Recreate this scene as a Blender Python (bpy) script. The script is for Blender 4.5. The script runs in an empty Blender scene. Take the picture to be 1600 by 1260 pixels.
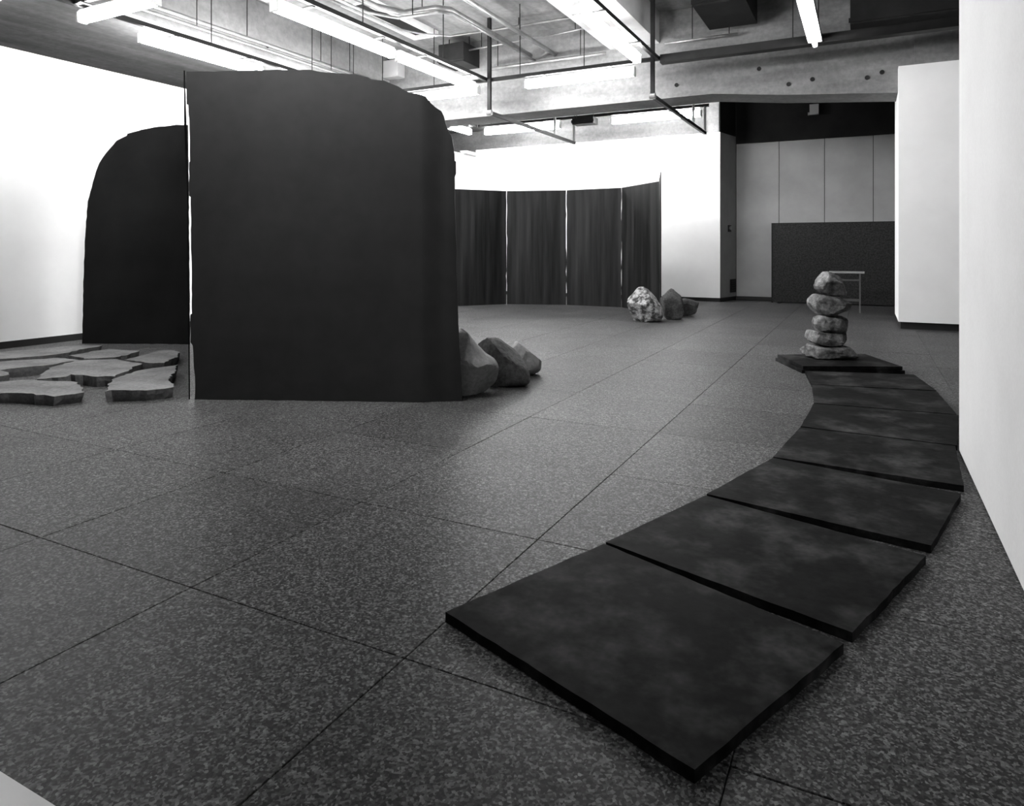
import bpy, bmesh, math, random
from mathutils import Vector, noise

# ------------------------------------------------------------------ camera, world, exposure
scene = bpy.context.scene
col = scene.collection
YAW = math.radians(27.125)
cam_data = bpy.data.cameras.new('camera')
cam = bpy.data.objects.new('camera', cam_data)
col.objects.link(cam)
cam.location = (0, 0, 1.2)
cam.rotation_euler = (math.radians(90), 0, YAW)
cam_data.sensor_fit = 'HORIZONTAL'
cam_data.sensor_width = 36
cam_data.lens = 1079 / 1600 * 36
cam_data.shift_y = -(630 - 387) / 1600
cam_data.clip_start = 0.02
scene.camera = cam

world = bpy.data.worlds.new('world')
scene.world = world
world.use_nodes = True
world.node_tree.nodes['Background'].inputs['Color'].default_value = (1, 1, 1, 1)
world.node_tree.nodes['Background'].inputs['Strength'].default_value = 0.008

vs = scene.view_settings
vs.view_transform = 'Standard'
vs.look = 'None'
vs.exposure = 1.97
vs.gamma = 1.0
vs.use_curve_mapping = False
LAMP = 16.0           # radiance of the fluorescent diffusers

RIGHT = Vector((math.cos(YAW), math.sin(YAW), 0))
AWAY = Vector((-math.sin(YAW), math.cos(YAW), 0))

# ------------------------------------------------------------------ materials
def mat(name, lo, hi, rough=0.6, spec=0.5, scale=4.0, stretch=(1, 1, 1), detail=6.0, bump=0.0, bump_scale=None,
        space='Object', contrast=(0.35, 0.65), rand=0.0, fine=None, rough_var=0.0, metal=0.0, chips=None):
    m = bpy.data.materials.new(name)
    m.use_nodes = True
    nt = m.node_tree; N = nt.nodes; L = nt.links
    b = N['Principled BSDF']
    b.inputs['Roughness'].default_value = rough
    b.inputs['Specular IOR Level'].default_value = spec
    b.inputs['Metallic'].default_value = metal
    if space == 'World':
        g = N.new('ShaderNodeNewGeometry'); src = g.outputs['Position']
    else:
        g = N.new('ShaderNodeTexCoord'); src = g.outputs['Object']
    mp = N.new('ShaderNodeMapping'); mp.inputs['Scale'].default_value = stretch
    L.new(src, mp.inputs['Vector'])
    tx = N.new('ShaderNodeTexNoise'); tx.inputs['Scale'].default_value = scale
    tx.inputs['Detail'].default_value = detail; tx.inputs['Roughness'].default_value = 0.6
    L.new(mp.outputs['Vector'], tx.inputs['Vector'])
    rp = N.new('ShaderNodeMapRange')
    rp.inputs['From Min'].default_value = contrast[0]; rp.inputs['From Max'].default_value = contrast[1]
    rp.inputs['To Min'].default_value = lo; rp.inputs['To Max'].default_value = hi
    L.new(tx.outputs['Fac'], rp.inputs['Value'])
    val = rp.outputs['Result']
    if fine:
        fs, flo, fhi = fine[:3]
        t2 = N.new('ShaderNodeTexNoise'); t2.inputs['Scale'].default_value = fs; t2.inputs['Detail'].default_value = 2.5
        t2.inputs['Roughness'].default_value = 0.65
        L.new(src, t2.inputs['Vector'])
        r2 = N.new('ShaderNodeMapRange')
        r2.inputs['From Min'].default_value = 0.34; r2.inputs['From Max'].default_value = 0.70
        r2.inputs['To Min'].default_value = flo; r2.inputs['To Max'].default_value = fhi
        L.new(t2.outputs['Fac'], r2.inputs['Value'])
        mu = N.new('ShaderNodeMath'); mu.operation = 'MULTIPLY'
        L.new(val, mu.inputs[0]); L.new(r2.outputs['Result'], mu.inputs[1]); val = mu.outputs[0]
    if chips:
        vo = N.new('ShaderNodeTexVoronoi'); vo.inputs['Scale'].default_value = chips[0]
        L.new(src, vo.inputs['Vector'])
        sc = N.new('ShaderNodeSeparateColor'); L.new(vo.outputs['Color'], sc.inputs['Color'])
        pw = N.new('ShaderNodeMath'); pw.operation = 'POWER'; pw.inputs[1].default_value = chips[3]
        L.new(sc.outputs[0], pw.inputs[0])
        r4 = N.new('ShaderNodeMapRange'); r4.inputs['To Min'].default_value = chips[1]; r4.inputs['To Max'].default_value = chips[2]
        L.new(pw.outputs[0], r4.inputs['Value'])
        mu = N.new('ShaderNodeMath'); mu.operation = 'MULTIPLY'
        L.new(val, mu.inputs[0]); L.new(r4.outputs['Result'], mu.inputs[1]); val = mu.outputs[0]
    if rand:
        oi = N.new('ShaderNodeObjectInfo')
        r3 = N.new('ShaderNodeMapRange')
        r3.inputs['To Min'].default_value = 1 - rand; r3.inputs['To Max'].default_value = 1 + rand
        L.new(oi.outputs['Random'], r3.inputs['Value'])
        mu = N.new('ShaderNodeMath'); mu.operation = 'MULTIPLY'
        L.new(val, mu.inputs[0]); L.new(r3.outputs['Result'], mu.inputs[1]); val = mu.outputs[0]
    cc = N.new('ShaderNodeCombineColor')
    for k in range(3): L.new(val, cc.inputs[k])
    L.new(cc.outputs['Color'], b.inputs['Base Color'])
    if rough_var:
        rr = N.new('ShaderNodeMapRange')
        rr.inputs['To Min'].default_value = rough - rough_var; rr.inputs['To Max'].default_value = rough + rough_var
        L.new(tx.outputs['Fac'], rr.inputs['Value']); L.new(rr.outputs['Result'], b.inputs['Roughness'])
    if bump:
        bt = N.new('ShaderNodeTexNoise'); bt.inputs['Scale'].default_value = bump_scale or scale * 3
        bt.inputs['Detail'].default_value = 5
        L.new(src, bt.inputs['Vector'])
        bp = N.new('ShaderNodeBump'); bp.inputs['Strength'].default_value = bump; bp.inputs['Distance'].default_value = 0.02
        L.new(bt.outputs['Fac'], bp.inputs['Height']); L.new(bp.outputs['Normal'], b.inputs['Normal'])
    return m

M = {}
M['tile'] = mat('granite_tile', 0.054, 0.070, rough=0.5, spec=0.09, scale=1.6, space='World', rand=0.10,
                fine=(40, 0.6, 1.4), chips=(140, 0.3, 2.6, 2.2))
M['grout'] = mat('dark_joint', 0.015, 0.03, rough=0.9, spec=0.1, scale=8)
M['white'] = mat('white_paint', 0.78, 0.84, rough=0.7, spec=0.25, scale=1.2)
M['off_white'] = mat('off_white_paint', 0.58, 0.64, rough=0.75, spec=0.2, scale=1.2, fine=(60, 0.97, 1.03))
M['white_grey'] = mat('grey_paint', 0.34, 0.40, rough=0.6, spec=0.3, scale=1.5)
M['return_shadow_grey'] = mat('grey_with_shadow_in_colour', 0.24, 0.30, rough=0.7, spec=0.2, scale=1.5)  # the shadow on the face turned away is put into this grey
M['panel'] = mat('grey_wall_panel', 0.29, 0.35, rough=0.5, spec=0.35, scale=1.5)
M['base'] = mat('black_baseboard', 0.012, 0.018, rough=0.5, spec=0.3, scale=4)
M['concrete'] = mat('board_formed_concrete', 0.13, 0.25, rough=0.85, spec=0.2, scale=1.3, stretch=(0.6, 0.6, 2.6), space='World',
                    contrast=(0.3, 0.7), fine=(14, 0.85, 1.12), bump=0.25, bump_scale=9)
M['concrete_y'] = mat('concrete_soffit', 0.13, 0.25, rough=0.85, spec=0.2, scale=1.3, stretch=(3.0, 0.35, 1), space='World',
                      contrast=(0.3, 0.7), fine=(10, 0.85, 1.12), bump=0.25, bump_scale=9)
M['lit_rib'] = mat('rib_lamplight_in_colour', 0.42, 0.52, rough=0.8, spec=0.2, scale=2, space='World')  # lamplight put into the colour, paler than the other concrete
M['dark_void'] = mat('unlit_void_in_colour', 0.012, 0.02, rough=0.8, spec=0.1, scale=2)  # near-black colour stands in for the unlit void above the recess
M['steel'] = mat('blackened_steel', 0.029, 0.038, rough=0.5, spec=0.03, scale=0.9, contrast=(0.3, 0.75), fine=(5, 0.92, 1.08),
                 bump=0.06, bump_scale=5, rough_var=0.05)
M['steel_dark'] = mat('dark_sheet_steel', 0.010, 0.016, rough=0.6, spec=0.03, scale=1.5)
M['steel_matte'] = mat('matte_black_steel', 0.004, 0.008, rough=0.9, spec=0.0, scale=3)
M['steel_streak'] = mat('streaked_dark_steel', 0.002, 0.024, rough=0.55, spec=0.15, scale=2.2, stretch=(3.2, 3.2, 0.16),
                        contrast=(0.36, 0.74), rough_var=0.06)
M['steel_floor'] = mat('scuffed_floor_steel', 0.008, 0.058, rough=0.6, spec=0.02, scale=3.2, space='World', contrast=(0.47, 0.80),
                       fine=(14, 0.6, 1.5), bump=0.1, bump_scale=14, rough_var=0.12)
M['steel_edge'] = mat('torch_cut_edge', 0.02, 0.05, rough=0.6, spec=0.4, scale=20)
M['slab'] = mat('flat_grey_fieldstone', 0.10, 0.18, rough=0.85, spec=0.15, scale=3.5, bump=0.5, bump_scale=16, fine=(40, 0.8, 1.2))
M['rock_smooth'] = mat('smooth_grey_boulder', 0.12, 0.26, rough=0.75, spec=0.2, scale=3.5, stretch=(1, 1, 0.5), bump=0.35, bump_scale=14, fine=(30, 0.8, 1.2))
M['rock_dark'] = mat('dark_grey_boulder', 0.03, 0.08, rough=0.8, spec=0.2, scale=4.5, bump=0.6, bump_scale=16, fine=(35, 0.7, 1.3))
M['rock_speckle'] = mat('speckled_granite_boulder', 0.05, 0.36, rough=0.8, spec=0.15, scale=13, contrast=(0.42, 0.58), bump=0.5, bump_scale=18, fine=(30, 0.6, 1.3))
M['rock_stack'] = mat('rough_grey_fieldstone', 0.06, 0.24, rough=0.85, spec=0.15, scale=9, contrast=(0.38, 0.62), bump=0.6, bump_scale=20, fine=(45, 0.7, 1.3))
M['black_metal'] = mat('black_enamel_track', 0.006, 0.012, rough=0.5, spec=0.2, scale=5)
M['grey_metal'] = mat('galvanised_pipe', 0.22, 0.34, rough=0.35, spec=0.5, scale=6, metal=0.6)
M['dark_metal'] = mat('dark_duct_metal', 0.010, 0.020, rough=0.6, spec=0.15, scale=3)
M['enamel'] = mat('white_enamel', 0.72, 0.8, rough=0.4, spec=0.5, scale=3)
M['board'] = mat('dark_felt_board', 0.022, 0.045, rough=0.9, spec=0.1, scale=30, fine=(60, 0.8, 1.2))
M['laminate'] = mat('pale_laminate', 0.28, 0.34, rough=0.4, spec=0.4, scale=4)
M['table_leg'] = mat('grey_tube_leg', 0.08, 0.11, rough=0.5, spec=0.3, scale=5)
M['plinth'] = mat('off_white_plinth', 0.62, 0.70, rough=0.7, spec=0.2, scale=2)
g = bpy.data.materials.new('fluorescent_glow'); g.use_nodes = True
gb = g.node_tree.nodes['Principled BSDF']
gb.inputs['Base Color'].default_value = (0.9, 0.9, 0.9, 1)
gb.inputs['Emission Color'].default_value = (1, 1, 1, 1)
gb.inputs['Emission Strength'].default_value = LAMP
M['glow'] = g
g2 = g.copy(); g2.name = 'fluorescent_glow_high_output'
g2.node_tree.nodes['Principled BSDF'].inputs['Emission Strength'].default_value = LAMP*1.9
M['glow_high'] = g2
g3 = g.copy(); g3.name = 'fluorescent_glow_added_wash'  # stronger output for the added batten before the tall plate
g3.node_tree.nodes['Principled BSDF'].inputs['Emission Strength'].default_value = LAMP*3.4
M['glow_wash'] = g3

# ------------------------------------------------------------------ helpers
def obj(name, bm, m, parent=None, loc=None, smooth=False):
    me = bpy.data.meshes.new(name)
    bmesh.ops.recalc_face_normals(bm, faces=bm.faces[:])
    bm.to_mesh(me); bm.free()
    me.materials.append(M[m])
    if smooth:
        for p in me.polygons: p.use_smooth = True
    o = bpy.data.objects.new(name, me)
    col.objects.link(o)
    if parent is not None: o.parent = parent
    if loc is not None: o.location = loc
    return o

def tag(o, label, cat, group=None):
    o['label'] = label; o['category'] = cat
    if group: o['group'] = group
    return o

def root(name, loc, label, cat, group=None):
    e = bpy.data.objects.new(name, None); col.objects.link(e)
    e.empty_display_size = 0.1
    e.location = loc
    return tag(e, label, cat, group)

def struct(name, bm, m, label=None, parent=None):
    o = obj(name, bm, m, parent)
    if parent is None:
        o['kind'] = 'structure'
        if label: o['label'] = label; o['category'] = name.split('_')[0]
    return o

def box(bm, x0, x1, y0, y1, z0, z1):
    vv = [bm.verts.new(p) for p in ((x0,y0,z0),(x1,y0,z0),(x1,y1,z0),(x0,y1,z0),(x0,y0,z1),(x1,y0,z1),(x1,y1,z1),(x0,y1,z1))]
    for f in ((0,3,2,1),(4,5,6,7),(0,1,5,4),(1,2,6,5),(2,3,7,6),(3,0,4,7)): bm.faces.new([vv[i] for i in f])
    return bm

def boxb(*a): return box(bmesh.new(), *a)

def tube(pts, r, n=8):
    bm = bmesh.new(); rings = []
    pts = [Vector(p) for p in pts]
    for i, p in enumerate(pts):
        if i == 0: d = pts[1] - p
        elif i == len(pts) - 1: d = p - pts[i-1]
        else: d = (pts[i+1] - p).normalized() + (p - pts[i-1]).normalized()
        d.normalize()
        up = Vector((0,0,1)) if abs(d.z) < 0.9 else Vector((1,0,0))
        a = d.cross(up).normalized(); b = d.cross(a)
        rings.append([bm.verts.new(p + r*(math.cos(2*math.pi*k/n)*a + math.sin(2*math.pi*k/n)*b)) for k in range(n)])
    for i in range(len(rings)-1):
        for k in range(n): bm.faces.new((rings[i][k], rings[i][(k+1)%n], rings[i+1][(k+1)%n], rings[i+1][k]))
    bm.faces.new(rings[0]); bm.faces.new(rings[-1][::-1])
    return bm

def extrude_poly(pts, z0, z1, inset=0.0):
    """horizontal slab from a plan outline (x, y); the bottom may be drawn in"""
    bm = bmesh.new(); n = len(pts)
    cx = sum(p[0] for p in pts)/n; cy = sum(p[1] for p in pts)/n
    t = [bm.verts.new((p[0], p[1], z1)) for p in pts]
    b = [bm.verts.new((p[0]+(cx-p[0])*inset, p[1]+(cy-p[1])*inset, z0)) for p in pts]
    bm.faces.new(t); bm.faces.new(b[::-1])
    for i in range(n): bm.faces.new((t[i], t[(i+1)%n], b[(i+1)%n], b[i]))
    bmesh.ops.triangulate(bm, faces=[f for f in bm.faces if len(f.verts) > 4])
    return bm

def jitter(pts, step, amp, rng, closed=True):
    """resample an outline and roughen it; corners stay"""
    out = []; n = len(pts)
    for i in range(n if closed else n-1):
        a = Vector(pts[i][:2]); b = Vector(pts[(i+1)%n][:2])
        L = (b-a).length; k = max(1, int(L/step)); nrm = Vector((-(b-a).y, (b-a).x))
        if L > 0: nrm /= L
        out.append(tuple(a))
        for j in range(1, k):
            out.append(tuple(a + (b-a)*(j/k) + nrm*rng.uniform(-amp, amp)))
    return out

# ------------------------------------------------------------------ floor: slab and square stone tiles
TX0, TY0, TS = -9.48, -0.187, 0.92
NX, NY = 15, 18
floor = struct('floor', boxb(-12.7, 4.3, -1.6, 17.3, -0.12, -0.012), 'grout', 'speckled grey square stone tiles with thin dark joints')
bm = bmesh.new(); hw = TS/2 - 0.0012; ch = 0.002
lv = []
for (w_, z_) in ((hw, -0.012), (hw, -ch), (hw-ch, 0.0)):
    lv.append([bm.verts.new((sx*w_, sy*w_, z_)) for sx, sy in ((-1,-1),(1,-1),(1,1),(-1,1))])
for a, b in ((lv[0], lv[1]), (lv[1], lv[2])):
    for k in range(4): bm.faces.new((a[k], a[(k+1)%4], b[(k+1)%4], b[k]))
bm.faces.new(lv[2])
t0 = obj('tile', bm, 'tile', floor)
rng = random.Random(3)
first = True
for j in range(NY):
    for i in range(NX):
        x = TX0 + (i+0.5)*TS; y = TY0 + (j+0.5)*TS
        if first: t = t0; first = False
        else:
            t = t0.copy(); col.objects.link(t); t.parent = floor
        t.location = (x, y, rng.uniform(-0.0008, 0.0))

# ------------------------------------------------------------------ ceiling, beams
SLAB = 5.3
ceiling = struct('ceiling', boxb(-12.7, 4.3, -1.6, 17.3, SLAB, SLAB+0.2), 'concrete_y', 'raw concrete ceiling slab with deep beams')
def beam(prof, axis, a, b, m):
    """profile extruded along an axis; for 'y' depth the profile is (x, z), for 'x' it is (y, z)"""
    bm = bmesh.new()
    mk = (lambda p, t: (p[0], t, p[1])) if axis == 'y' else (lambda p, t: (t, p[0], p[1]))
    A = [bm.verts.new(mk(p, a)) for p in prof]; B = [bm.verts.new(mk(p, b)) for p in prof]
    bm.faces.new(A); bm.faces.new(B[::-1])
    for i in range(len(prof)): bm.faces.new((A[i], A[(i+1)%len(prof)], B[(i+1)%len(prof)], B[i]))
    return obj('beam', bm, m, ceiling)
cross_beam = beam([(-9.0,3.79),(-2.3,3.79),(-1.2,3.66),(0.43,3.53),(0.43,3.885),(0.64,3.885),(0.64,SLAB),(-9.0,SLAB)], 'y', 11.88, 12.6, 'concrete')
edge_beam = beam([(-12.5,4.36),(-9.06,4.36),(-9.0,4.42),(-9.0,SLAB),(-12.5,SLAB)], 'y', -1.5, 16.3, 'concrete_y')
mid_beam = beam([(-4.09,4.76),(-3.2,4.76),(-3.2,SLAB),(-4.09,SLAB)], 'y', -1.5, 11.88, 'lit_rib')
column = obj('column', boxb(0.64, 4.2, 11.80, 13.0, 3.88, SLAB), 'concrete', ceiling)
def hole(parent, p, axis, r=0.03):
    d = Vector((1,0,0)) if axis == 'x' else Vector((0,1,0))
    p = Vector(p)
    return obj('tie_hole', tube([p - d*0.012, p + d*0.004], r, 10), 'dark_metal', parent)
for y, z in ((5.2,4.75),(6.4,4.62),(7.4,4.62),(8.5,4.6),(9.6,4.62),(10.6,4.6)): hole(edge_beam, (-9.0,y,z), 'x')
for x, z in ((-2.9,4.0),(-1.55,4.12),(-0.75,3.86),(0.02,3.80),(-4.6,4.3),(-7.7,4.3),(0.22,3.86),(-1.1,3.82)): hole(cross_beam, (x,11.88,z), 'y', 0.035)

# ------------------------------------------------------------------ walls
struct('wall_left', boxb(-9.28, -9.08, -1.5, 15.85, 0.085, 3.58), 'white', 'long white exhibition wall along the left side')
struct('baseboard_left', boxb(-9.27, -9.085, -1.5, 15.84, 0.0, 0.085), 'base', 'black recessed baseboard under the long white wall')
struct('trim_1', boxb(-9.16, -8.98, 15.0, 15.56, 3.58, 3.66), 'white_grey', 'grey capping board at the far end of the left wall')
struct('wall_back', boxb(-9.08, -2.86, 15.65, 15.85, 0.085, 3.75), 'white', 'white exhibition wall behind the curved screen')
struct('baseboard_back', boxb(-9.08, -2.87, 15.66, 15.84, 0.0, 0.085), 'base', 'black recessed baseboard under the far white wall')
struct('wall_back_concrete', boxb(-12.5, -2.93, 16.5, 16.7, 0.0, SLAB), 'concrete', 'bare concrete wall above the far white wall')
struct('wall_left_concrete', boxb(-12.7, -12.5, -1.5, 16.7, 0.0, SLAB), 'concrete', 'bare concrete wall behind the long white wall')
struct('trim_2', boxb(-3.16, -2.92, 15.86, 16.3, 0.0, SLAB), 'concrete', 'concrete pilaster rising behind the far white wall')
SPLAY = [(-2.862,15.652),(-2.66,16.5),(-2.93,16.5),(-2.93,15.86),(-2.862,15.86)]
struct('wall_recess_side', extrude_poly(SPLAY, 0.085, 3.75), 'return_shadow_grey', 'splayed grey return wall at the side of the recess, coloured darker as in shadow')
struct('baseboard_recess_side', extrude_poly([(x+0.002, y) for x, y in SPLAY], 0.0, 0.085), 'base', 'black baseboard under the splayed return wall')
struct('wall_right', boxb(0.487, 0.80, -1.5, 4.795, 0.012, 3.6), 'off_white', 'white end wall beside the steel path')
struct('baseboard_right', boxb(0.50, 0.79, -1.5, 4.78, 0.0, 0.012), 'base', 'black shadow gap under the white end wall')
struct('wall_column_casing', boxb(0.43, 4.2, 11.68, 13.1, 0.104, 3.88), 'white', 'white boxed column casing beside the recess')
struct('baseboard_column', boxb(0.46, 4.2, 11.72, 13.06, 0.0, 0.104), 'base', 'black recessed base of the white column casing')
struct('wall_far_right', boxb(4.2, 4.3, -1.5, 17.2, 0.0, SLAB), 'concrete', 'concrete side wall beyond the column casing')
# recess: grey panels one by one, bulkhead above coloured dark for the unlit void
rec = struct('wall_recess', boxb(-2.9, 4.2, 16.56, 16.9, 0.0, 3.58), 'base', 'recessed wall of tall grey panels')
PX = [-2.655, -1.73, -0.80, 0.14, 1.07, 2.0, 2.93, 4.19]
for a, b in zip(PX[:-1], PX[1:]):
    obj('panel', boxb(a+0.006, b-0.006, 16.5, 16.56, 0.085, 3.58), 'panel', rec)
struct('baseboard_recess', boxb(-2.65, 4.19, 16.49, 16.56, 0.0, 0.08), 'base', 'black baseboard under the grey panels')
struct('trim_3', boxb(-2.65, 4.2, 16.45, 16.9, 3.585, SLAB), 'dark_void', 'bulkhead above the grey panels, coloured dark for the unlit void')
struct('trim_4', extrude_poly(SPLAY, 3.755, SLAB), 'dark_void', 'cheek above the recess, coloured dark for the unlit void')

# ------------------------------------------------------------------ steel plates
def plate(name, A, d, outline, thick, m, label, cat, group, bend=None, amp=0.0, seed=0, step=0.09):
    """standing plate: outline (s, z) in the plane through A along d, given real thickness"""
    rng = random.Random(seed)
    pts = jitter(outline, step, amp, rng) if amp else outline
    d = Vector((d[0], d[1], 0)).normalized(); nrm = Vector((-d.y, d.x, 0))
    bm = bmesh.new()
    f = bm.faces.new([bm.verts.new((p[0], 0, max(p[1], 0.0))) for p in pts])
    r = bmesh.ops.extrude_face_region(bm, geom=[f])
    for v in r['geom']:
        if isinstance(v, bmesh.types.BMVert): v.co.y += thick
    if bend:
        s0, s1, fn = bend
        for k in range(18):
            s = s0 + (s1-s0)*k/18
            bmesh.ops.bisect_plane(bm, geom=bm.verts[:]+bm.edges[:]+bm.faces[:], plane_co=(s,0,0), plane_no=(1,0,0))
        for v in bm.verts: v.co.y += fn(v.co.x)
    bmesh.ops.triangulate(bm, faces=[f for f in bm.faces if len(f.verts) > 4])
    o = obj(name, bm, m)
    o.location = (A[0], A[1], 0)
    o.rotation_euler = (0, 0, math.atan2(d.y, d.x))
    return tag(o, label, cat, group)

A_OUT = [(0.006,0),(0.011,0.124),(0.0,0.25),(-0.01,0.427),(-0.028,0.452),(-0.028,0.669),(-0.015,0.679),(-0.02,1.134),(-0.026,1.599),(-0.039,1.609),(-0.039,1.872),(-0.031,1.882),(-0.036,2.145),(-0.046,2.327),(-0.059,2.332),(-0.062,2.59),(0.167,2.587),(0.218,2.591),(0.502,2.595),(0.784,2.593),(0.938,2.591),(1.014,2.574),(1.318,2.545),(1.394,2.524),(1.419,2.509),(1.52,2.497),(1.631,2.451),(1.721,2.4),(1.796,2.389),(1.846,2.374),(1.881,2.324),(1.921,2.289),(1.961,2.264),(1.981,2.224),(1.996,2.164),(2.021,2.1),(2.041,2.07),(2.051,2.015),(2.061,1.946),(2.065,1.926),(2.065,1.877),(2.075,1.872),(2.075,1.778),(2.065,1.753),(2.065,1.63),(2.07,1.432),(2.08,1.136),(2.085,0.889),(2.095,0.543),(2.11,0.247),(2.12,0.0)]
def fold(s):
    u = min(1.0, max(0.0, (s-1.80)/0.20))
    w = min(1.0, max(0.0, (s-1.96)/0.16))
    return 0.045*u*u*(3-2*u) + 0.02*w*w
plate('steel_plate', (-4.721,3.707), (0.9151,0.4033), A_OUT, 0.016, 'steel',
      'tall wide black steel plate with rounded torch-cut corner beside three boulders', 'steel plate', 'standing plates of the folded screen',
      bend=(1.78, 2.13, fold), amp=0.003, seed=4, step=0.05)
B_OUT = [(0,0),(0.008,0.296),(0.016,0.776),(0.041,1.336),(0.074,1.776),(0.108,1.895),(0.141,2.015),(0.182,2.151),(0.224,2.254),(0.266,2.318),(0.349,2.421),(0.448,2.532),(0.581,2.594),(0.589,2.618),(0.746,2.656),(0.762,2.664),(0.911,2.69),(0.927,2.694),(1.214,2.723),(1.362,2.721),(1.37,1.889),(1.378,0.939),(1.386,0.0)]
plate('steel_plate', (-8.72,5.232), (0.9166,0.3998), B_OUT, 0.016, 'steel_dark',
      'black steel plate with rounded upper corner standing against the long white wall', 'steel plate', 'standing plates of the folded screen', amp=0.004, seed=7, step=0.06)
# the middle plate runs back from the front plate to the far one and leans slightly
bm = bmesh.new(); rng = random.Random(12)
N0 = Vector((-4.744,3.69,0)); F0 = Vector((-7.42,5.768,0)); along = (F0-N0).normalized(); side = Vector((-along.y, along.x, 0))
rows = 26; cols_ = 2
front = []
for w_ in (0.0, 0.009):
    grid = []
    for j in range(rows+1):
        t = j/rows; z = 2.6*t
        lean = 0.0075*z + 0.022*max(0.0, (z-1.75)/0.85)
        n_ = N0 + along*rng.uniform(0.0, 0.02) - Vector((0.9151,0.4033,0))*lean
        f_ = F0 - Vector((0.9151,0.4033,0))*lean*1.5
        grid.append([bm.verts.new(p + side*w_ + Vector((0,0,zz))) for p, zz in ((n_, z), ((n_+f_)/2, z*1.02), (f_, z*1.04))])
    for j in range(rows):
        for k in range(2): bm.faces.new((grid[j][k], grid[j][k+1], grid[j+1][k+1], grid[j+1][k]))
    front.append(grid)
a, b = front
for j in range(rows):
    for k in (0, 2): bm.faces.new((a[j][k], a[j+1][k], b[j+1][k], b[j][k]))
for k in range(2):
    for j in (0, rows): bm.faces.new((a[j][k], a[j][k+1], b[j][k+1], b[j][k]))
tag(obj('steel_plate', bm, 'steel_matte'), 'long black steel plate seen edge-on between the two rounded plates', 'steel plate', 'standing plates of the folded screen')

SC = [(-7.536,11.987),(-6.78,12.984),(-5.575,13.381),(-4.365,13.34),(-3.324,12.326)]
lab = ['streaked dark screen panel furthest from the cluster of small boulders', 'streaked dark screen panel, second from the free-standing hidden end',
       'streaked dark screen panel in the middle of the curve', 'streaked dark screen panel beside the speckled boulder']
lab = ['dark screen panel partly hidden behind the tall rounded steel plate',
       'dark streaked screen panel next to the half hidden one',
       'dark streaked screen panel with paler vertical streak, next to the angled end panel',
       'angled end panel of the dark screen beside the speckled boulder']
for i in range(4):
    a = Vector(SC[i]); b = Vector(SC[i+1]); L = (b-a).length; d = (b-a)/L
    rng = random.Random(20+i)
    e0 = 0.0075; e1 = L-0.0075
    nz = 24
    def ragged(sign):
        v = []; cur = 0.0; left = 0
        for k in range(1, nz):
            if left == 0:
                cur = rng.choice((-0.005, 0.0, 0.005, 0.007, 0.007)); left = rng.randint(1, 4)
            left -= 1
            v.append((sign*(cur + rng.uniform(-0.001, 0.001)), 2.39*k/nz))
        return v
    out = [(e0,0),(e1,0)] + [(e1+o_, z_) for o_, z_ in ragged(1)] + [(e1,2.4),(e0,2.4)] + [(e0+o_, z_) for o_, z_ in ragged(-1)][::-1]
    plate('screen_panel', a, d, out, 0.012, 'steel_streak', lab[i], 'screen panel', 'panels of the curved dark screen')
a = Vector((-3.322,12.30)); b = Vector((-3.125,11.68)); d = (b-a).normalized()
plate('screen_panel', a, d, [(0,0),((b-a).length,0),((b-a).length,2.5),(0,2.43)], 0.012, 'steel_streak',
      'narrow screen panel seen edge-on behind the boulders by the curved screen', 'screen panel', 'panels of the curved dark screen')

# path of floor plates
PT = [[(-1.198,1.871),(-0.919,2.588),(-0.058,2.258),(-0.34,1.56)],
      [(-0.917,2.606),(-0.672,3.31),(0.203,3.043),(-0.036,2.334)],
      [(-0.671,3.333),(-0.46,4.072),(0.402,3.888),(0.228,3.157)],
      [(-0.46,4.092),(-0.38,4.846),(0.468,4.802),(0.428,4.022)],
      [(-0.378,4.872),(-0.347,5.632),(0.577,5.702),(0.481,4.824)],
      [(-0.345,5.650),(-0.407,6.400),(0.513,6.563),(0.566,5.725)],
      [(-0.408,6.423),(-0.511,7.085),(0.395,7.340),(0.513,6.60)]]
PL = ['scuffed dark steel floor plate at the free end of the path, with pale rubbed patch',
      'dark steel floor plate of the path, second from the free end',
      'dark steel floor plate of the path, third from the free end',
      'dark steel floor plate of the path touching the foot of the white end wall',
      'dark steel floor plate of the path passing the corner of the white end wall',
      'dark steel floor plate of the path, second before the stacked stones',
      'dark steel floor plate of the path right before the stacked stones']
for i, q in enumerate(PT):
    rng = random.Random(40+i)
    cx = sum(p[0] for p in q)/4; cy = sum(p[1] for p in q)/4
    pts = jitter([(p[0]-cx, p[1]-cy) for p in q], 0.06, 0.0022, rng)
    o = obj('floor_plate', extrude_poly(pts, 0, 0.032), 'steel_floor'); o.location = (cx, cy, 0.0005)
    tag(o, PL[i], 'floor plate', 'steel plates of the curving floor path')
base = [(-0.537,7.13),(-0.839,7.773),(-0.005,8.25),(0.32,7.529)]
for k, (z, sc, l) in enumerate(((0.0005, 1.02, 'lower steel plate of the pair under the stacked stones'), (0.0365, 0.985, 'upper steel plate carrying the tower of five stones'))):
    rng = random.Random(60+k)
    cx = sum(p[0] for p in base)/4; cy = sum(p[1] for p in base)/4
    pts = jitter([((p[0]-cx)*sc, (p[1]-cy)*sc) for p in base], 0.06, 0.002, rng)
    o = obj('floor_plate', extrude_poly(pts, 0, 0.032), 'steel_floor'); o.location = (cx, cy, z)
    tag(o, l, 'floor plate', 'plates under the stone tower')

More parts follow.
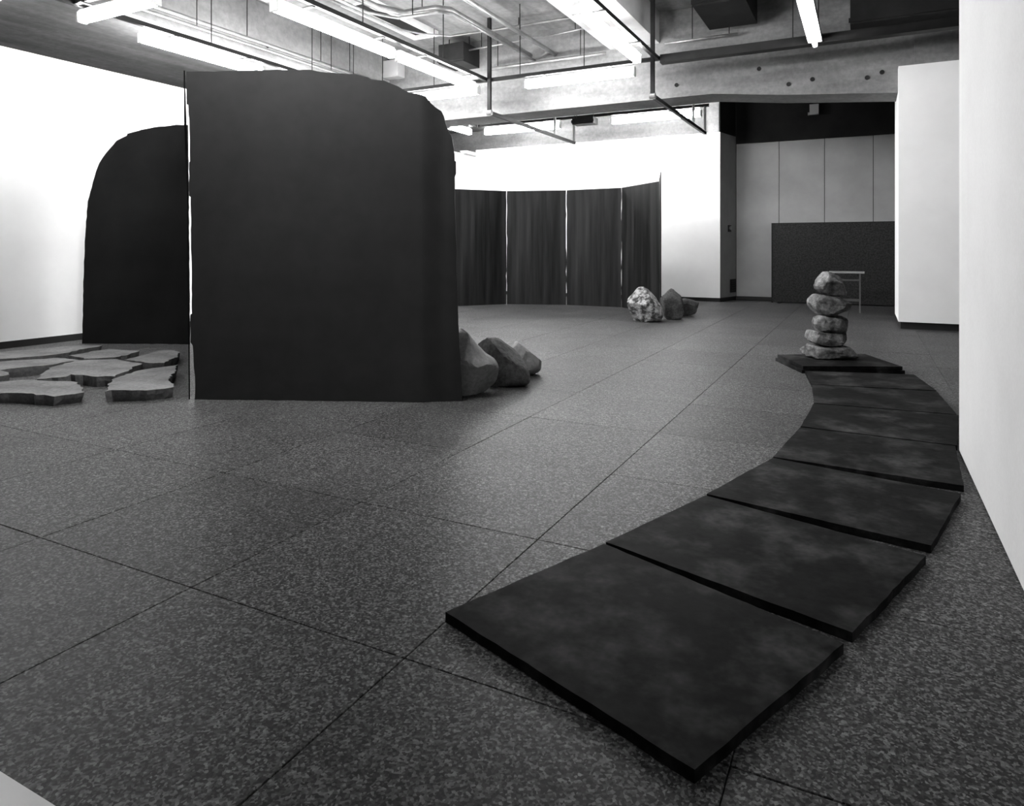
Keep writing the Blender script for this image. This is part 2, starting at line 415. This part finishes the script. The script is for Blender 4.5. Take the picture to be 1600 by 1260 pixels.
# ------------------------------------------------------------------ stones
def rock(name, loc, outline, depth, m, label, group, seed, zc=0.4, p=2.6, rough=0.03, lean=0.0, facets=9, cut=(0.66, 0.86)):
    """closed boulder: frontal outline (x, z) swelling to its full depth, with chipped facets and relief"""
    rng = random.Random(seed)
    zs = [q[1] for q in outline]; xs = [q[0] for q in outline]
    H_ = max(zs)-min(zs); W_ = max(xs)-min(xs)
    c0 = Vector((sum(xs)/len(xs), min(zs) + H_*zc))
    n = 56; ring = []
    m_ = len(outline)
    def ray(phi):
        d = Vector((math.cos(phi), math.sin(phi))); best = 0.001
        for i in range(m_):
            a = Vector(outline[i]) - c0; b = Vector(outline[(i+1)%m_]) - c0; e = b-a
            den = d.x*e.y - d.y*e.x
            if abs(den) < 1e-9: continue
            t = (a.x*e.y - a.y*e.x)/den; u = (a.x*d.y - a.y*d.x)/den
            if 0 <= u <= 1 and t > best: best = t
        return best
    R = [ray(2*math.pi*k/n) for k in range(n)]
    K = 22
    bm = bmesh.new(); rings = []
    for j in range(1, K):
        s_ = -math.cos(math.pi*j/K)
        w = (1-abs(s_)**p)**(1/p)
        rings.append([Vector((c0.x + w*R[k]*math.cos(2*math.pi*k/n), s_*depth + lean*(w*R[k]*math.sin(2*math.pi*k/n)), c0.y + w*R[k]*math.sin(2*math.pi*k/n))) for k in range(n)])
    poles = [Vector((c0.x, -depth, c0.y)), Vector((c0.x, depth, c0.y))]
    ctr = Vector((c0.x, 0, c0.y)); size = max(W_, H_)
    planes = []
    for _ in range(facets):
        th = rng.uniform(0, 2*math.pi); ph = rng.uniform(-0.5, 0.9)
        nr = Vector((0.55*math.cos(th), math.sin(th), ph)).normalized()
        planes.append((nr, rng.uniform(*cut)))
    allp = [q for r in rings for q in r] + poles
    sup = [max((q-ctr).dot(nr) for q in allp) for nr, _ in planes]
    def shape(q):
        v = q - ctr
        for (nr, k), s in zip(planes, sup):
            ex = v.dot(nr) - k*s
            if ex > 0: v = v - nr*ex*0.96
        o = Vector((seed*3.7, seed*1.3, 0))
        nv = noise.fractal(q*(3.2/size) + o, 0.9, 2.1, 4)
        rv = abs(noise.noise(q*(6.0/size) + o*2))
        v = v*(1 + rough*nv*1.3 - rough*rv*1.2)
        q2 = ctr + v
        return q2
    V = [[bm.verts.new(shape(q)) for q in r] for r in rings]
    P0, P1 = [bm.verts.new(shape(q)) for q in poles]
    for j in range(len(V)-1):
        for k in range(n): bm.faces.new((V[j][k], V[j][(k+1)%n], V[j+1][(k+1)%n], V[j+1][k]))
    for k in range(n):
        bm.faces.new((P0, V[0][(k+1)%n], V[0][k])); bm.faces.new((P1, V[-1][k], V[-1][(k+1)%n]))
    lo = min(v.co.z for v in bm.verts)
    lo += 0.03*H_
    for v in bm.verts: v.co.z = max(v.co.z, lo) - lo
    o = obj(name, bm, m, smooth=True)
    o.data.set_sharp_from_angle(angle=math.radians(24))
    o.location = loc; o.rotation_euler = (0, 0, YAW)
    return tag(o, label, 'stone' if 'stone' in name else 'boulder', group)

GA = 'boulders at the end of the tall steel plate'
rock('boulder', (-2.884,4.882,0), [(-0.11,0.639),(-0.05,0.634),(-0.021,0.572),(0.016,0.483),(0.047,0.435),(0.131,0.35),(0.203,0.303),(0.233,0.255),(0.229,0.189),(0.203,0.099),(0.136,0.038),(0.047,0.014),(-0.063,0.002),(-0.184,0.0),(-0.236,0.137),(-0.247,0.326),(-0.215,0.516),(-0.173,0.62)],
     0.22, 'rock_smooth', 'pale peaked boulder half hidden behind the tall steel plate', GA, 1, zc=0.38, p=2.4)
rock('boulder', (-2.842,5.398,0), [(-0.239,0.362),(-0.16,0.423),(-0.096,0.415),(0.034,0.385),(0.113,0.326),(0.147,0.268),(0.184,0.204),(0.209,0.187),(0.232,0.051),(0.206,0.025),(0.077,0.015),(-0.068,0.0),(-0.187,0.015),(-0.226,0.142),(-0.249,0.268)],
     0.20, 'rock_dark', 'dark angular boulder between two paler boulders', GA, 2, zc=0.42, p=4.0, lean=0.35)
rock('boulder', (-2.878,5.885,0), [(-0.127,0.316),(-0.073,0.323),(0.004,0.276),(0.089,0.225),(0.151,0.167),(0.162,0.109),(0.158,0.058),(0.12,0.026),(0.073,0.011),(0.049,0.0),(-0.121,0.0),(-0.182,0.103),(-0.182,0.246)],
     0.17, 'rock_smooth', 'small smooth sloping boulder behind the dark angular one', GA, 3, zc=0.5)
GB = 'boulders by the curved screen'
rock('boulder', (-3.203,10.943,0), [(-0.296,0.329),(-0.16,0.488),(-0.104,0.578),(-0.004,0.594),(0.093,0.523),(0.208,0.393),(0.288,0.243),(0.311,0.113),(0.27,0.02),(0.052,0.0),(-0.16,0.01),(-0.239,0.094),(-0.286,0.224)],
     0.24, 'rock_speckle', 'speckled pale granite boulder in front of the screen end', GB, 5, zc=0.4)
rock('boulder', (-2.89,11.50,0), [(-0.195,0.409),(-0.144,0.515),(-0.065,0.552),(0.018,0.535),(0.14,0.419),(0.18,0.307),(0.191,0.133),(0.162,0.027),(0.059,0.0),(-0.086,0.01),(-0.14,0.092),(-0.18,0.307)],
     0.19, 'rock_dark', 'dark upright boulder beside the speckled granite one', GB, 6, zc=0.4, p=3.0)
rock('boulder', (-2.784,12.226,0), [(-0.169,0.297),(-0.045,0.322),(0.169,0.262),(0.169,0.203),(0.135,0.054),(-0.045,0.009),(-0.146,0.0),(-0.169,0.173)],
     0.20, 'rock_dark', 'low dark flat-topped boulder behind the upright dark one', GB, 8, zc=0.5, p=3.5)
GT = 'stones of the balanced tower'
ST = [('broad bottom stone of the tower resting on the steel plate', 0.0685, 0.21, [(-0.283,0.077),(-0.267,0.121),(-0.194,0.141),(-0.092,0.128),(0.066,0.131),(0.151,0.137),(0.243,0.102),(0.286,0.057),(0.276,0.025),(0.151,0.003),(-0.016,0.0),(-0.173,0.008),(-0.263,0.025)]),
      ('second stone of the tower counted from the plate, pale and lens shaped', 0.186, 0.18, [(-0.237,0.092),(-0.211,0.167),(-0.173,0.172),(-0.092,0.154),(0.161,0.154),(0.208,0.099),(0.171,0.053),(0.109,0.009),(-0.016,0.0),(-0.165,0.03),(-0.224,0.072)]),
      ('middle stone of the five-stone tower, small and lumpy', 0.326, 0.15, [(-0.165,0.094),(-0.147,0.158),(-0.079,0.188),(0.026,0.188),(0.109,0.188),(0.165,0.146),(0.171,0.063),(0.138,0.0),(0.005,0.0),(-0.121,0.01),(-0.151,0.053)]),
      ('wide pointed stone under the top stone of the tower', 0.504, 0.18, [(-0.211,0.118),(-0.199,0.191),(-0.142,0.228),(-0.059,0.214),(0.066,0.204),(0.151,0.161),(0.229,0.123),(0.208,0.076),(0.118,0.045),(0.013,0.003),(-0.092,0.0),(-0.184,0.056)]),
      ('round-backed top stone of the balanced tower', 0.706, 0.15, [(-0.147,0.106),(-0.121,0.178),(-0.048,0.252),(0.005,0.252),(0.086,0.204),(0.151,0.125),(0.174,0.074),(0.161,0.004),(0.086,0.007),(-0.016,0.0),(-0.092,0.036),(-0.138,0.073)])]
for i, (l, z, dp, out) in enumerate(ST):
    rock('stone', (-0.332, 7.807, z), out, dp, 'rock_stack', l, GT, 30+i, zc=0.5, p=2.7, rough=0.06, facets=8, cut=(0.74, 0.92))

SLABS = [([(-6.436,3.025),(-6.406,3.149),(-6.303,3.316),(-5.902,3.453),(-5.676,3.394),(-5.397,3.256),(-5.448,3.063),(-5.71,3.011),(-5.923,2.93),(-6.139,2.876)], 'large front flagstone furthest from the steel plates'),
 ([(-5.638,3.628),(-5.846,3.989),(-5.796,4.379),(-5.511,4.123),(-5.211,3.847),(-4.922,3.676),(-4.989,3.494),(-5.209,3.352),(-5.207,3.297)], 'flagstone with ragged edge beside the tall steel plate'),
 ([(-6.229,3.359),(-6.631,3.704),(-6.896,4.081),(-6.579,4.289),(-6.094,4.227),(-6.034,4.111),(-5.88,3.95),(-5.72,3.71),(-6.132,3.583),(-6.066,3.503)], 'broad pale flagstone in the middle of the group'),
 ([(-6.528,4.33),(-6.80,4.94),(-6.72,5.02),(-6.6,4.95),(-6.50,4.92),(-6.30,4.76),(-6.015,4.394),(-6.167,4.339),(-6.421,4.364)], 'flagstone with cracked tip behind the ragged-edged one'),
 ([(-7.301,4.238),(-7.35,4.715),(-6.889,4.74),(-6.79,4.561),(-6.731,4.369),(-6.932,4.185)], 'flat flagstone close to the rounded plate by the wall'),
 ([(-7.647,3.606),(-7.561,3.74),(-7.308,4.135),(-6.964,4.149),(-6.92,3.867),(-7.052,3.489),(-7.123,3.358)], 'long flagstone between the middle stone and the wall side'),
 ([(-7.681,3.823),(-7.48,4.142),(-7.665,4.823),(-7.947,4.764),(-8.202,4.057),(-8.221,3.889),(-7.78,3.679)], 'flagstone nearest the black baseboard of the long white wall'),
 ([(-7.022,3.291),(-6.902,3.405),(-6.748,3.409),(-6.614,3.346),(-6.559,3.235),(-6.644,3.123)], 'small flagstone behind the large front one')]
for i, (q, l) in enumerate(SLABS):
    rng = random.Random(80+i)
    cx = sum(p[0] for p in q)/len(q); cy = sum(p[1] for p in q)/len(q)
    h_ = 0.09 + (0.004*((i*7) % 5) - 0.008)
    pts = jitter([(p[0]-cx, p[1]-cy) for p in q], 0.05, 0.016, rng)
    bm = extrude_poly(pts, h_*0.55, h_, 0.015)
    # ragged lower body under the cap
    n = len(pts)
    cap_low = [v for v in bm.verts if v.co.z < h_*0.6]
    low = []
    dl = [f for f in bm.faces if all(v in set(cap_low) for v in f.verts)]
    bmesh.ops.delete(bm, geom=dl, context='FACES_ONLY')
    k_ = [bm.verts.new((v.co.x*(0.955+rng.uniform(-0.02,0.02)), v.co.y*(0.955+rng.uniform(-0.02,0.02)), 0)) for v in cap_low]
    for a in range(n): bm.faces.new((cap_low[a], cap_low[(a+1)%n], k_[(a+1)%n], k_[a]))
    bm.faces.new(k_)
    bmesh.ops.triangulate(bm, faces=[f for f in bm.faces if len(f.verts) > 4])
    for v in bm.verts:
        if v.co.z > h_*0.9: v.co.z += 0.012*noise.noise(Vector((v.co.x*3+i*5, v.co.y*3, 0)))
    o = obj('flagstone', bm, 'slab'); o.location = (cx, cy, 0.0)
    tag(o, 'rough grey ' + l, 'flagstone', 'flagstones laid before the steel plates')

# ------------------------------------------------------------------ furniture and fittings in the recess
r = root('display_board', (0.3, 16.05, 0), 'low dark felt-covered partition standing before the grey panels', 'partition')
obj('board', boxb(-2.11, 2.2, -0.03, 0.03, 0.02, 1.72), 'board', r)
obj('top_rail', boxb(-2.115, 2.2, -0.035, 0.035, 1.72, 1.735), 'dark_metal', r)
obj('edge_post', boxb(-2.135, -2.11, -0.035, 0.035, 0.0, 1.735), 'dark_metal', r)
obj('foot', boxb(-2.0, -1.94, -0.2, 0.2, 0.0, 0.02), 'dark_metal', r)
r = root('table', (-0.32, 14.36, 0), 'small pale-topped table behind the tower of stones', 'table')
obj('table_top', boxb(-0.30, 0.30, -0.22, 0.22, 0.725, 0.75), 'laminate', r)
for sx in (-0.225, 0.225):
    for sy in (-0.18, 0.18): obj('leg', boxb(sx-0.012, sx+0.012, sy-0.012, sy+0.012, 0, 0.725), 'table_leg', r)
for sy in (-0.18, 0.18):
    obj('stretcher', boxb(-0.213, 0.213, sy-0.008, sy+0.008, 0.585, 0.605), 'table_leg', r)
    obj('stretcher', boxb(-0.213, 0.213, sy-0.008, sy+0.008, 0.21, 0.23), 'table_leg', r)
r = root('thermostat', (-2.748, 16.13, 1.63), 'small round-dialled thermostat on the splayed grey return wall', 'thermostat')
r.rotation_euler = (0, 0, math.radians(-13.4))
obj('back_plate', boxb(0, 0.02, -0.07, 0.07, -0.075, 0.075), 'dark_metal', r)
obj('dial', tube([(0.02,0,0.01),(0.05,0,0.01)], 0.045, 14), 'grey_metal', r)
r = root('wall_grille', (-2.704, 16.315, 0.18), 'small dark ventilation grille low on the splayed return wall', 'grille')
r.rotation_euler = (0, 0, math.radians(-13.4))
obj('frame', boxb(0, 0.015, -0.15, 0.15, 0.0, 0.30), 'dark_metal', r)
for k in range(5): obj('slat', boxb(0.015, 0.03, -0.13, 0.13, 0.03+k*0.052, 0.055+k*0.052), 'black_metal', r)
r = root('exit_lamp', (-1.0, 16.45, 4.2), 'small pale box lamp on the dark bulkhead above the panels', 'wall lamp')
obj('body', boxb(-0.09, 0.09, -0.10, 0.0, -0.1, 0.12), 'white_grey', r)
obj('bracket', boxb(-0.13, -0.09, -0.04, 0.0, -0.1, -0.04), 'grey_metal', r)
r = root('plinth', (-2.3, 0.15, 0), 'low off-white plinth with a raised rim', 'plinth')
obj('body', boxb(-0.9, 1.30, -0.5, 0.50, 0.0, 0.292), 'plinth', r)
obj('top', boxb(-0.905, 1.305, -0.505, 0.505, 0.292, 0.30), 'enamel', r)

# ------------------------------------------------------------------ ceiling fittings
def rail(name, label, axis, fixed, a, b, z, w, h, m, hang=(), group=None, hr=0.008, top=SLAB):
    c = ((fixed, (a+b)/2, z) if axis == 'y' else ((a+b)/2, fixed, z))
    L = (b-a)/2
    r = root(name, c, label, 'ceiling track', group)
    if axis == 'y': obj('rail', boxb(-w/2, w/2, -L, L, -h/2, h/2), m, r)
    else: obj('rail', boxb(-L, L, -w/2, w/2, -h/2, h/2), m, r)
    for t in hang:
        q = (0, t-(a+b)/2, 0) if axis == 'y' else (t-(a+b)/2, 0, 0)
        obj('hanger_rod', tube([(q[0],q[1],h/2-0.004),(q[0],q[1],top-z)], hr, 6), 'dark_metal', r)
    return r
GR = 'lamp tracks of the ceiling grid'
TZ = 4.21
rail('lamp_track', 'black lamp track running beside the long white wall', 'y', -8.66, 1.8, 10.82, TZ, 0.06, 0.06, 'black_metal', (5.0,7.1,9.2,10.3), GR)
rail('lamp_track', 'black lamp track running above the tall steel plate', 'y', -6.06, 3.0, 10.82, TZ, 0.06, 0.06, 'black_metal', (5.0,7.4,9.4), GR)
rail('lamp_track', 'black lamp track running beside the lit concrete rib', 'y', -2.95, 3.0, 10.82, TZ, 0.06, 0.06, 'black_metal', (5.0,8.0), GR)
rail('lamp_track', 'black lamp track over the path end carrying one bare tube', 'y', -0.58, 5.2, 10.78, TZ, 0.05, 0.05, 'black_metal', (8.4,10.4), GR)
rail('lamp_track', 'long black cross track in front of the concrete cross beam', 'x', 10.85, -8.9, -2.9, TZ, 0.055, 0.06, 'black_metal', (-8.4,-7.2,-5.4,-4.2), GR)
rail('pipe_and_shadow', 'pipe made deep and dark with its shadow in front of the beam haunch', 'x', 10.87, -2.9, 4.0, TZ-0.02, 0.16, 0.13, 'black_metal', (-0.95,1.2,3.4))  # stands for a pipe together with its shadow on the beam
rail('lamp_track', 'black cross track meeting the long white wall', 'x', 5.1, -8.62, -6.10, TZ, 0.055, 0.06, 'black_metal', (-8.3,-7.0), GR)
rail('lamp_track', 'black cross track in front of the tall steel plate', 'x', 3.17, -6.02, -2.99, TZ, 0.055, 0.06, 'black_metal', (-5.8,-3.2), GR)
rail('lamp_track', 'black cross track behind the concrete beam', 'x', 14.88, -8.56, -2.95, TZ, 0.055, 0.06, 'black_metal', (-8.2,-6.0,-4.2), GR)
rail('lamp_track', 'short black lamp track behind the beam by the far corner', 'y', -8.6, 12.65, 14.84, TZ, 0.06, 0.06, 'black_metal', (13.4,), GR)

def bracket(x, label, y1):
    r = root('track_drop', (x, 10.79, 3.61), label, 'ceiling track', 'drop brackets passing under the beam')
    obj('drop_post', boxb(-0.03, 0.03, -0.03, 0.03, 0.02, SLAB-3.612), 'dark_metal', r)
    obj('arm', boxb(-0.028, 0.028, -0.03, y1-10.79, -0.03, 0.03), 'dark_metal', r)
    obj('joint', tube([(-0.045,0,0),(0.045,0,0)], 0.05, 10), 'grey_metal', r)
    for t in (y1-10.79-0.03, (y1-10.79)*0.72):
        obj('riser', boxb(-0.02, 0.02, t-0.02, t+0.02, 0.028, TZ-3.61-0.03), 'grey_metal', r)
    return r
bracket(-5.98, 'dropped track arm passing under the beam above the curved screen', 14.84)
bracket(-3.015, 'dropped track arm passing under the beam near the recess', 14.84)

def lamp(axis, fixed, a, b, z, label, group='glowing fluorescent battens', w=0.12, h=0.13, bare=False, glow='glow'):
    c = ((fixed, (a+b)/2, z) if axis == 'y' else ((a+b)/2, fixed, z))
    L = (b-a)/2
    r = root('fluorescent_lamp', c, label, 'ceiling lamp', group)
    r.rotation_euler = (0, 0, math.radians(90) if axis == 'y' else 0)
    top = TZ - z + 0.03
    if bare:
        obj('housing', boxb(-L, L, -0.09, 0.09, 0.045, 0.085), 'enamel', r)
        obj('tube', tube([(-L+0.04,0,0),(L-0.04,0,0)], 0.032, 12), 'glow', r, smooth=False)
        for s in (-1, 1):
            obj('end_cap', boxb(min(s*L, s*(L-0.04)), max(s*L, s*(L-0.04)), -0.025, 0.025, -0.03, 0.06), 'enamel', r)
        obj('mount', boxb(-0.05, 0.05, -0.10, 0.03, 0.085, 0.105), 'dark_metal', r)
        return r
    # housing on top, glowing diffuser with a rounded lower half hanging below
    obj('housing', boxb(-L, L, -0.035, 0.035, h/2-0.005, h/2+0.03), 'enamel', r)
    bm = bmesh.new()
    prof = [(-w/2, h/2-0.006), (-w/2, -h/4), (-w/4, -h/2), (w/4, -h/2), (w/2, -h/4), (w/2, h/2-0.006)]
    A = [bm.verts.new((-L+0.03, p[0], p[1])) for p in prof]; B = [bm.verts.new((L-0.03, p[0], p[1])) for p in prof]
    bm.faces.new(A); bm.faces.new(B[::-1])
    for i in range(6): bm.faces.new((A[i], A[(i+1)%6], B[(i+1)%6], B[i]))
    obj('diffuser', bm, glow, r)
    for s in (-1, 1):
        obj('end_cap', boxb(min(s*L, s*(L-0.03)), max(s*L, s*(L-0.03)), -w/2, w/2, -h/2, h/2), 'enamel', r)
    for t in (-L*0.6, L*0.6):
        obj('mount', boxb(t-0.03, t+0.03, -0.20, 0.05, h/2+0.03, h/2+0.04), 'dark_metal', r)
    return r
LZ = 4.075
lamp('y', -8.82, 6.08, 8.2, LZ, 'glowing batten beside the long white wall', glow='glow_high')
lamp('y', -8.82, 8.5, 10.7, LZ, 'glowing batten by the white wall partly hidden by the steel plate', glow='glow_high')
lamp('x', 5.24, -8.75, -7.3, LZ, 'glowing batten crossing at the near end of the white wall')
lamp('y', -6.26, 6.0, 8.33, LZ, 'long glowing batten above the top of the tall steel plate')
lamp('y', -6.26, 8.46, 10.72, LZ, 'glowing batten ending at the cross track above the steel plate')
lamp('y', -3.10, 7.75, 10.25, LZ, 'glowing batten beside the lit concrete rib')
wash = lamp('x', 3.30, -4.9, -2.7, LZ, 'unseen batten added to wash the front of the tall steel plate', glow='glow_wash')  # added above the frame for the gradient on the plate
obj('added_shade', boxb(-1.13, 1.13, -0.085, -0.075, -0.26, 0.10), 'dark_metal', wash)  # added to keep the batten's light off the near floor
for sx in (-1, 1):
    obj('added_end_shade', boxb(min(sx*1.13, sx*1.12), max(sx*1.13, sx*1.12), -0.075, 0.30, -0.26, 0.10), 'dark_metal', wash)  # added to keep the batten's light off the side walls
lamp('y', -8.82, 2.1, 4.35, LZ, 'unseen batten added on the wall-side track to brighten the long white wall', glow='glow_high')  # added out of view to even out the light on the left wall
lamp('y', -0.64, 8.25, 10.7, 4.072, 'bare fluorescent tube over the end of the path', bare=True)
lamp('x', 10.98, -5.35, -3.36, LZ, 'glowing batten under the cross track washing the beam')
lamp('x', 10.98, -8.4, -6.3, LZ, 'glowing batten on the cross track behind the steel plate corner')
lamp('x', 15.02, -8.45, -6.4, LZ, 'glowing batten behind the beam above the screen, nearer the far corner', glow='glow_high')
lamp('x', 15.02, -5.15, -3.13, LZ, 'glowing batten behind the beam near the recess', glow='glow_high')
lamp('y', -8.78, 13.8, 14.85, LZ, 'short glowing batten behind the beam on the corner track')

def pipe(name, label, pts, r_, m='grey_metal', hang=(), cat='pipe', group='pipes under the ceiling slab'):
    P0 = Vector(pts[0])
    r = root(name, P0, label, cat, group)
    obj('run', tube([Vector(p)-P0 for p in pts], r_, 10), m, r, smooth=True)
    for q in hang: obj('hanger_rod', tube([Vector(q)-P0, Vector((q[0], q[1], SLAB))-P0], 0.008, 6), 'dark_metal', r)
    return r
pipe('pipe', 'thick cranked pipe with two bends under the slab', [(-6.66,6.0,4.86),(-6.62,8.4,4.86),(-6.42,8.83,4.86),(-5.85,8.87,4.86),(-5.70,9.05,4.86),(-5.70,11.88,4.86)], 0.055, hang=((-6.1,8.86,4.9),(-6.64,7.2,4.9)))
pipe('pipe', 'thin cranked pipe following below the thick cranked one', [(-6.76,6.0,4.76),(-6.72,8.3,4.76),(-6.45,8.73,4.76),(-5.75,8.77,4.76),(-5.60,8.95,4.76),(-5.60,11.88,4.76)], 0.022, hang=((-6.2,8.75,4.77),(-6.74,7.6,4.77)))
pipe('pipe', 'straight bright pipe between the cranked pipe and the rib', [(-5.18,5.0,4.82),(-5.18,11.88,4.82)], 0.04, hang=((-5.18,8.0,4.85),(-5.18,10.4,4.85)))
pipe('pipe', 'horizontal pipe fixed along the face of the cross beam', [(-6.5,11.70,4.66),(-4.12,11.70,4.66)], 0.03, hang=((-6.3,11.70,4.68),(-4.6,11.70,4.68)))
pipe('pipe', 'short sprinkler pipe on the beam near the dark air unit', [(-3.07,11.74,4.70),(-1.86,11.74,4.70)], 0.022, hang=((-2.6,11.74,4.71),(-2.0,11.74,4.71)))
pipe('pipe', 'upper of two pipes along the edge beam above the long wall', [(-8.92,3.0,4.60),(-8.92,11.8,4.60)], 0.028, hang=((-8.92,6.0,4.62),(-8.92,8.0,4.62),(-8.92,9.7,4.62),(-8.92,10.5,4.62)))
pipe('pipe', 'lower of two pipes along the edge beam above the long wall', [(-8.85,3.0,4.48),(-8.85,11.6,4.48)], 0.022, hang=((-8.85,7.0,4.49),(-8.85,9.9,4.49)))
pipe('pipe', 'thin conduit curving across the bay above the cranked pipe', [(-7.7,7.0,5.15),(-7.5,10.2,5.15),(-7.3,10.6,5.15),(-6.9,10.95,5.15),(-5.9,11.0,5.15),(-4.1,11.0,5.15)], 0.018, hang=((-7.6,8.5,5.16),(-5.5,11.0,5.16)))
pipe('pipe', 'thin conduit from the corner box to the lit rib', [(-6.79,11.45,5.0),(-6.3,11.4,5.0),(-5.0,11.45,5.05),(-4.1,11.45,5.1)], 0.016, hang=((-6.5,11.42,5.0),(-4.6,11.45,5.07)))

def unit(name, label, x0, x1, y0, y1, z0, z1, cat, m='dark_metal'):
    c = Vector(((x0+x1)/2, (y0+y1)/2, z0))
    r = root(name, c, label, cat)
    obj('casing', boxb(x0-c.x, x1-c.x, y0-c.y, y1-c.y, 0, z1-z0), m, r)
    obj('flange', boxb(x0-c.x-0.02, x1-c.x+0.02, y0-c.y-0.02, y0-c.y+0.01, 0.03, 0.09), m, r)
    for sx in (x0-c.x+0.05, x1-c.x-0.05):
        obj('hanger_rod', tube([(sx,0,z1-z0-0.01),(sx,0,SLAB-z0)], 0.01, 6), 'dark_metal', r)
    return r
unit('air_unit', 'dark box-shaped air unit in the bay corner above the cross track', -7.36, -6.8, 11.25, 11.86, 4.75, 5.12, 'air unit')
unit('air_unit', 'large dark air unit hung near the bare tube', -2.3, -1.55, 10.4, 11.66, 4.80, 5.25, 'air unit')
unit('air_duct', 'long dark rectangular air duct above the white column casing', -0.2, 4.0, 11.10, 11.55, 4.42, 4.9, 'air duct')
unit('junction_box', 'small grey junction box on the edge beam corner', -8.98, -8.6, 11.62, 11.86, 4.75, 5.1, 'junction box', 'white_grey')
unit('speaker_box', 'small dark box behind the beam beside the dropped arm', -5.9, -5.4, 14.5, 14.8, 3.98, 4.12, 'box')
def vent(x0, x1, y0, y1, label):
    c = Vector(((x0+x1)/2, (y0+y1)/2, SLAB))
    r = root('ceiling_vent', c, label, 'ceiling vent', 'slot vents in the slab')
    hx, hy = (x1-x0)/2, (y1-y0)/2
    for a in ((-hx,hx,-hy,-hy+0.07),(-hx,hx,hy-0.07,hy),(-hx,-hx+0.07,-hy+0.07,hy-0.07),(hx-0.07,hx,-hy+0.07,hy-0.07)):
        obj('frame', boxb(a[0],a[1],a[2],a[3],-0.10,0.0), 'enamel', r)
    obj('slot', boxb(-hx+0.07,hx-0.07,-hy+0.07,hy-0.07,-0.03,0.0), 'dark_metal', r)
vent(-7.75, -7.2, 8.9, 11.0, 'long white-framed slot vent beside the batten above the steel plate')
vent(-8.7, -7.9, 7.7, 8.2, 'short white-framed slot vent between the two wall-side lamp rows')
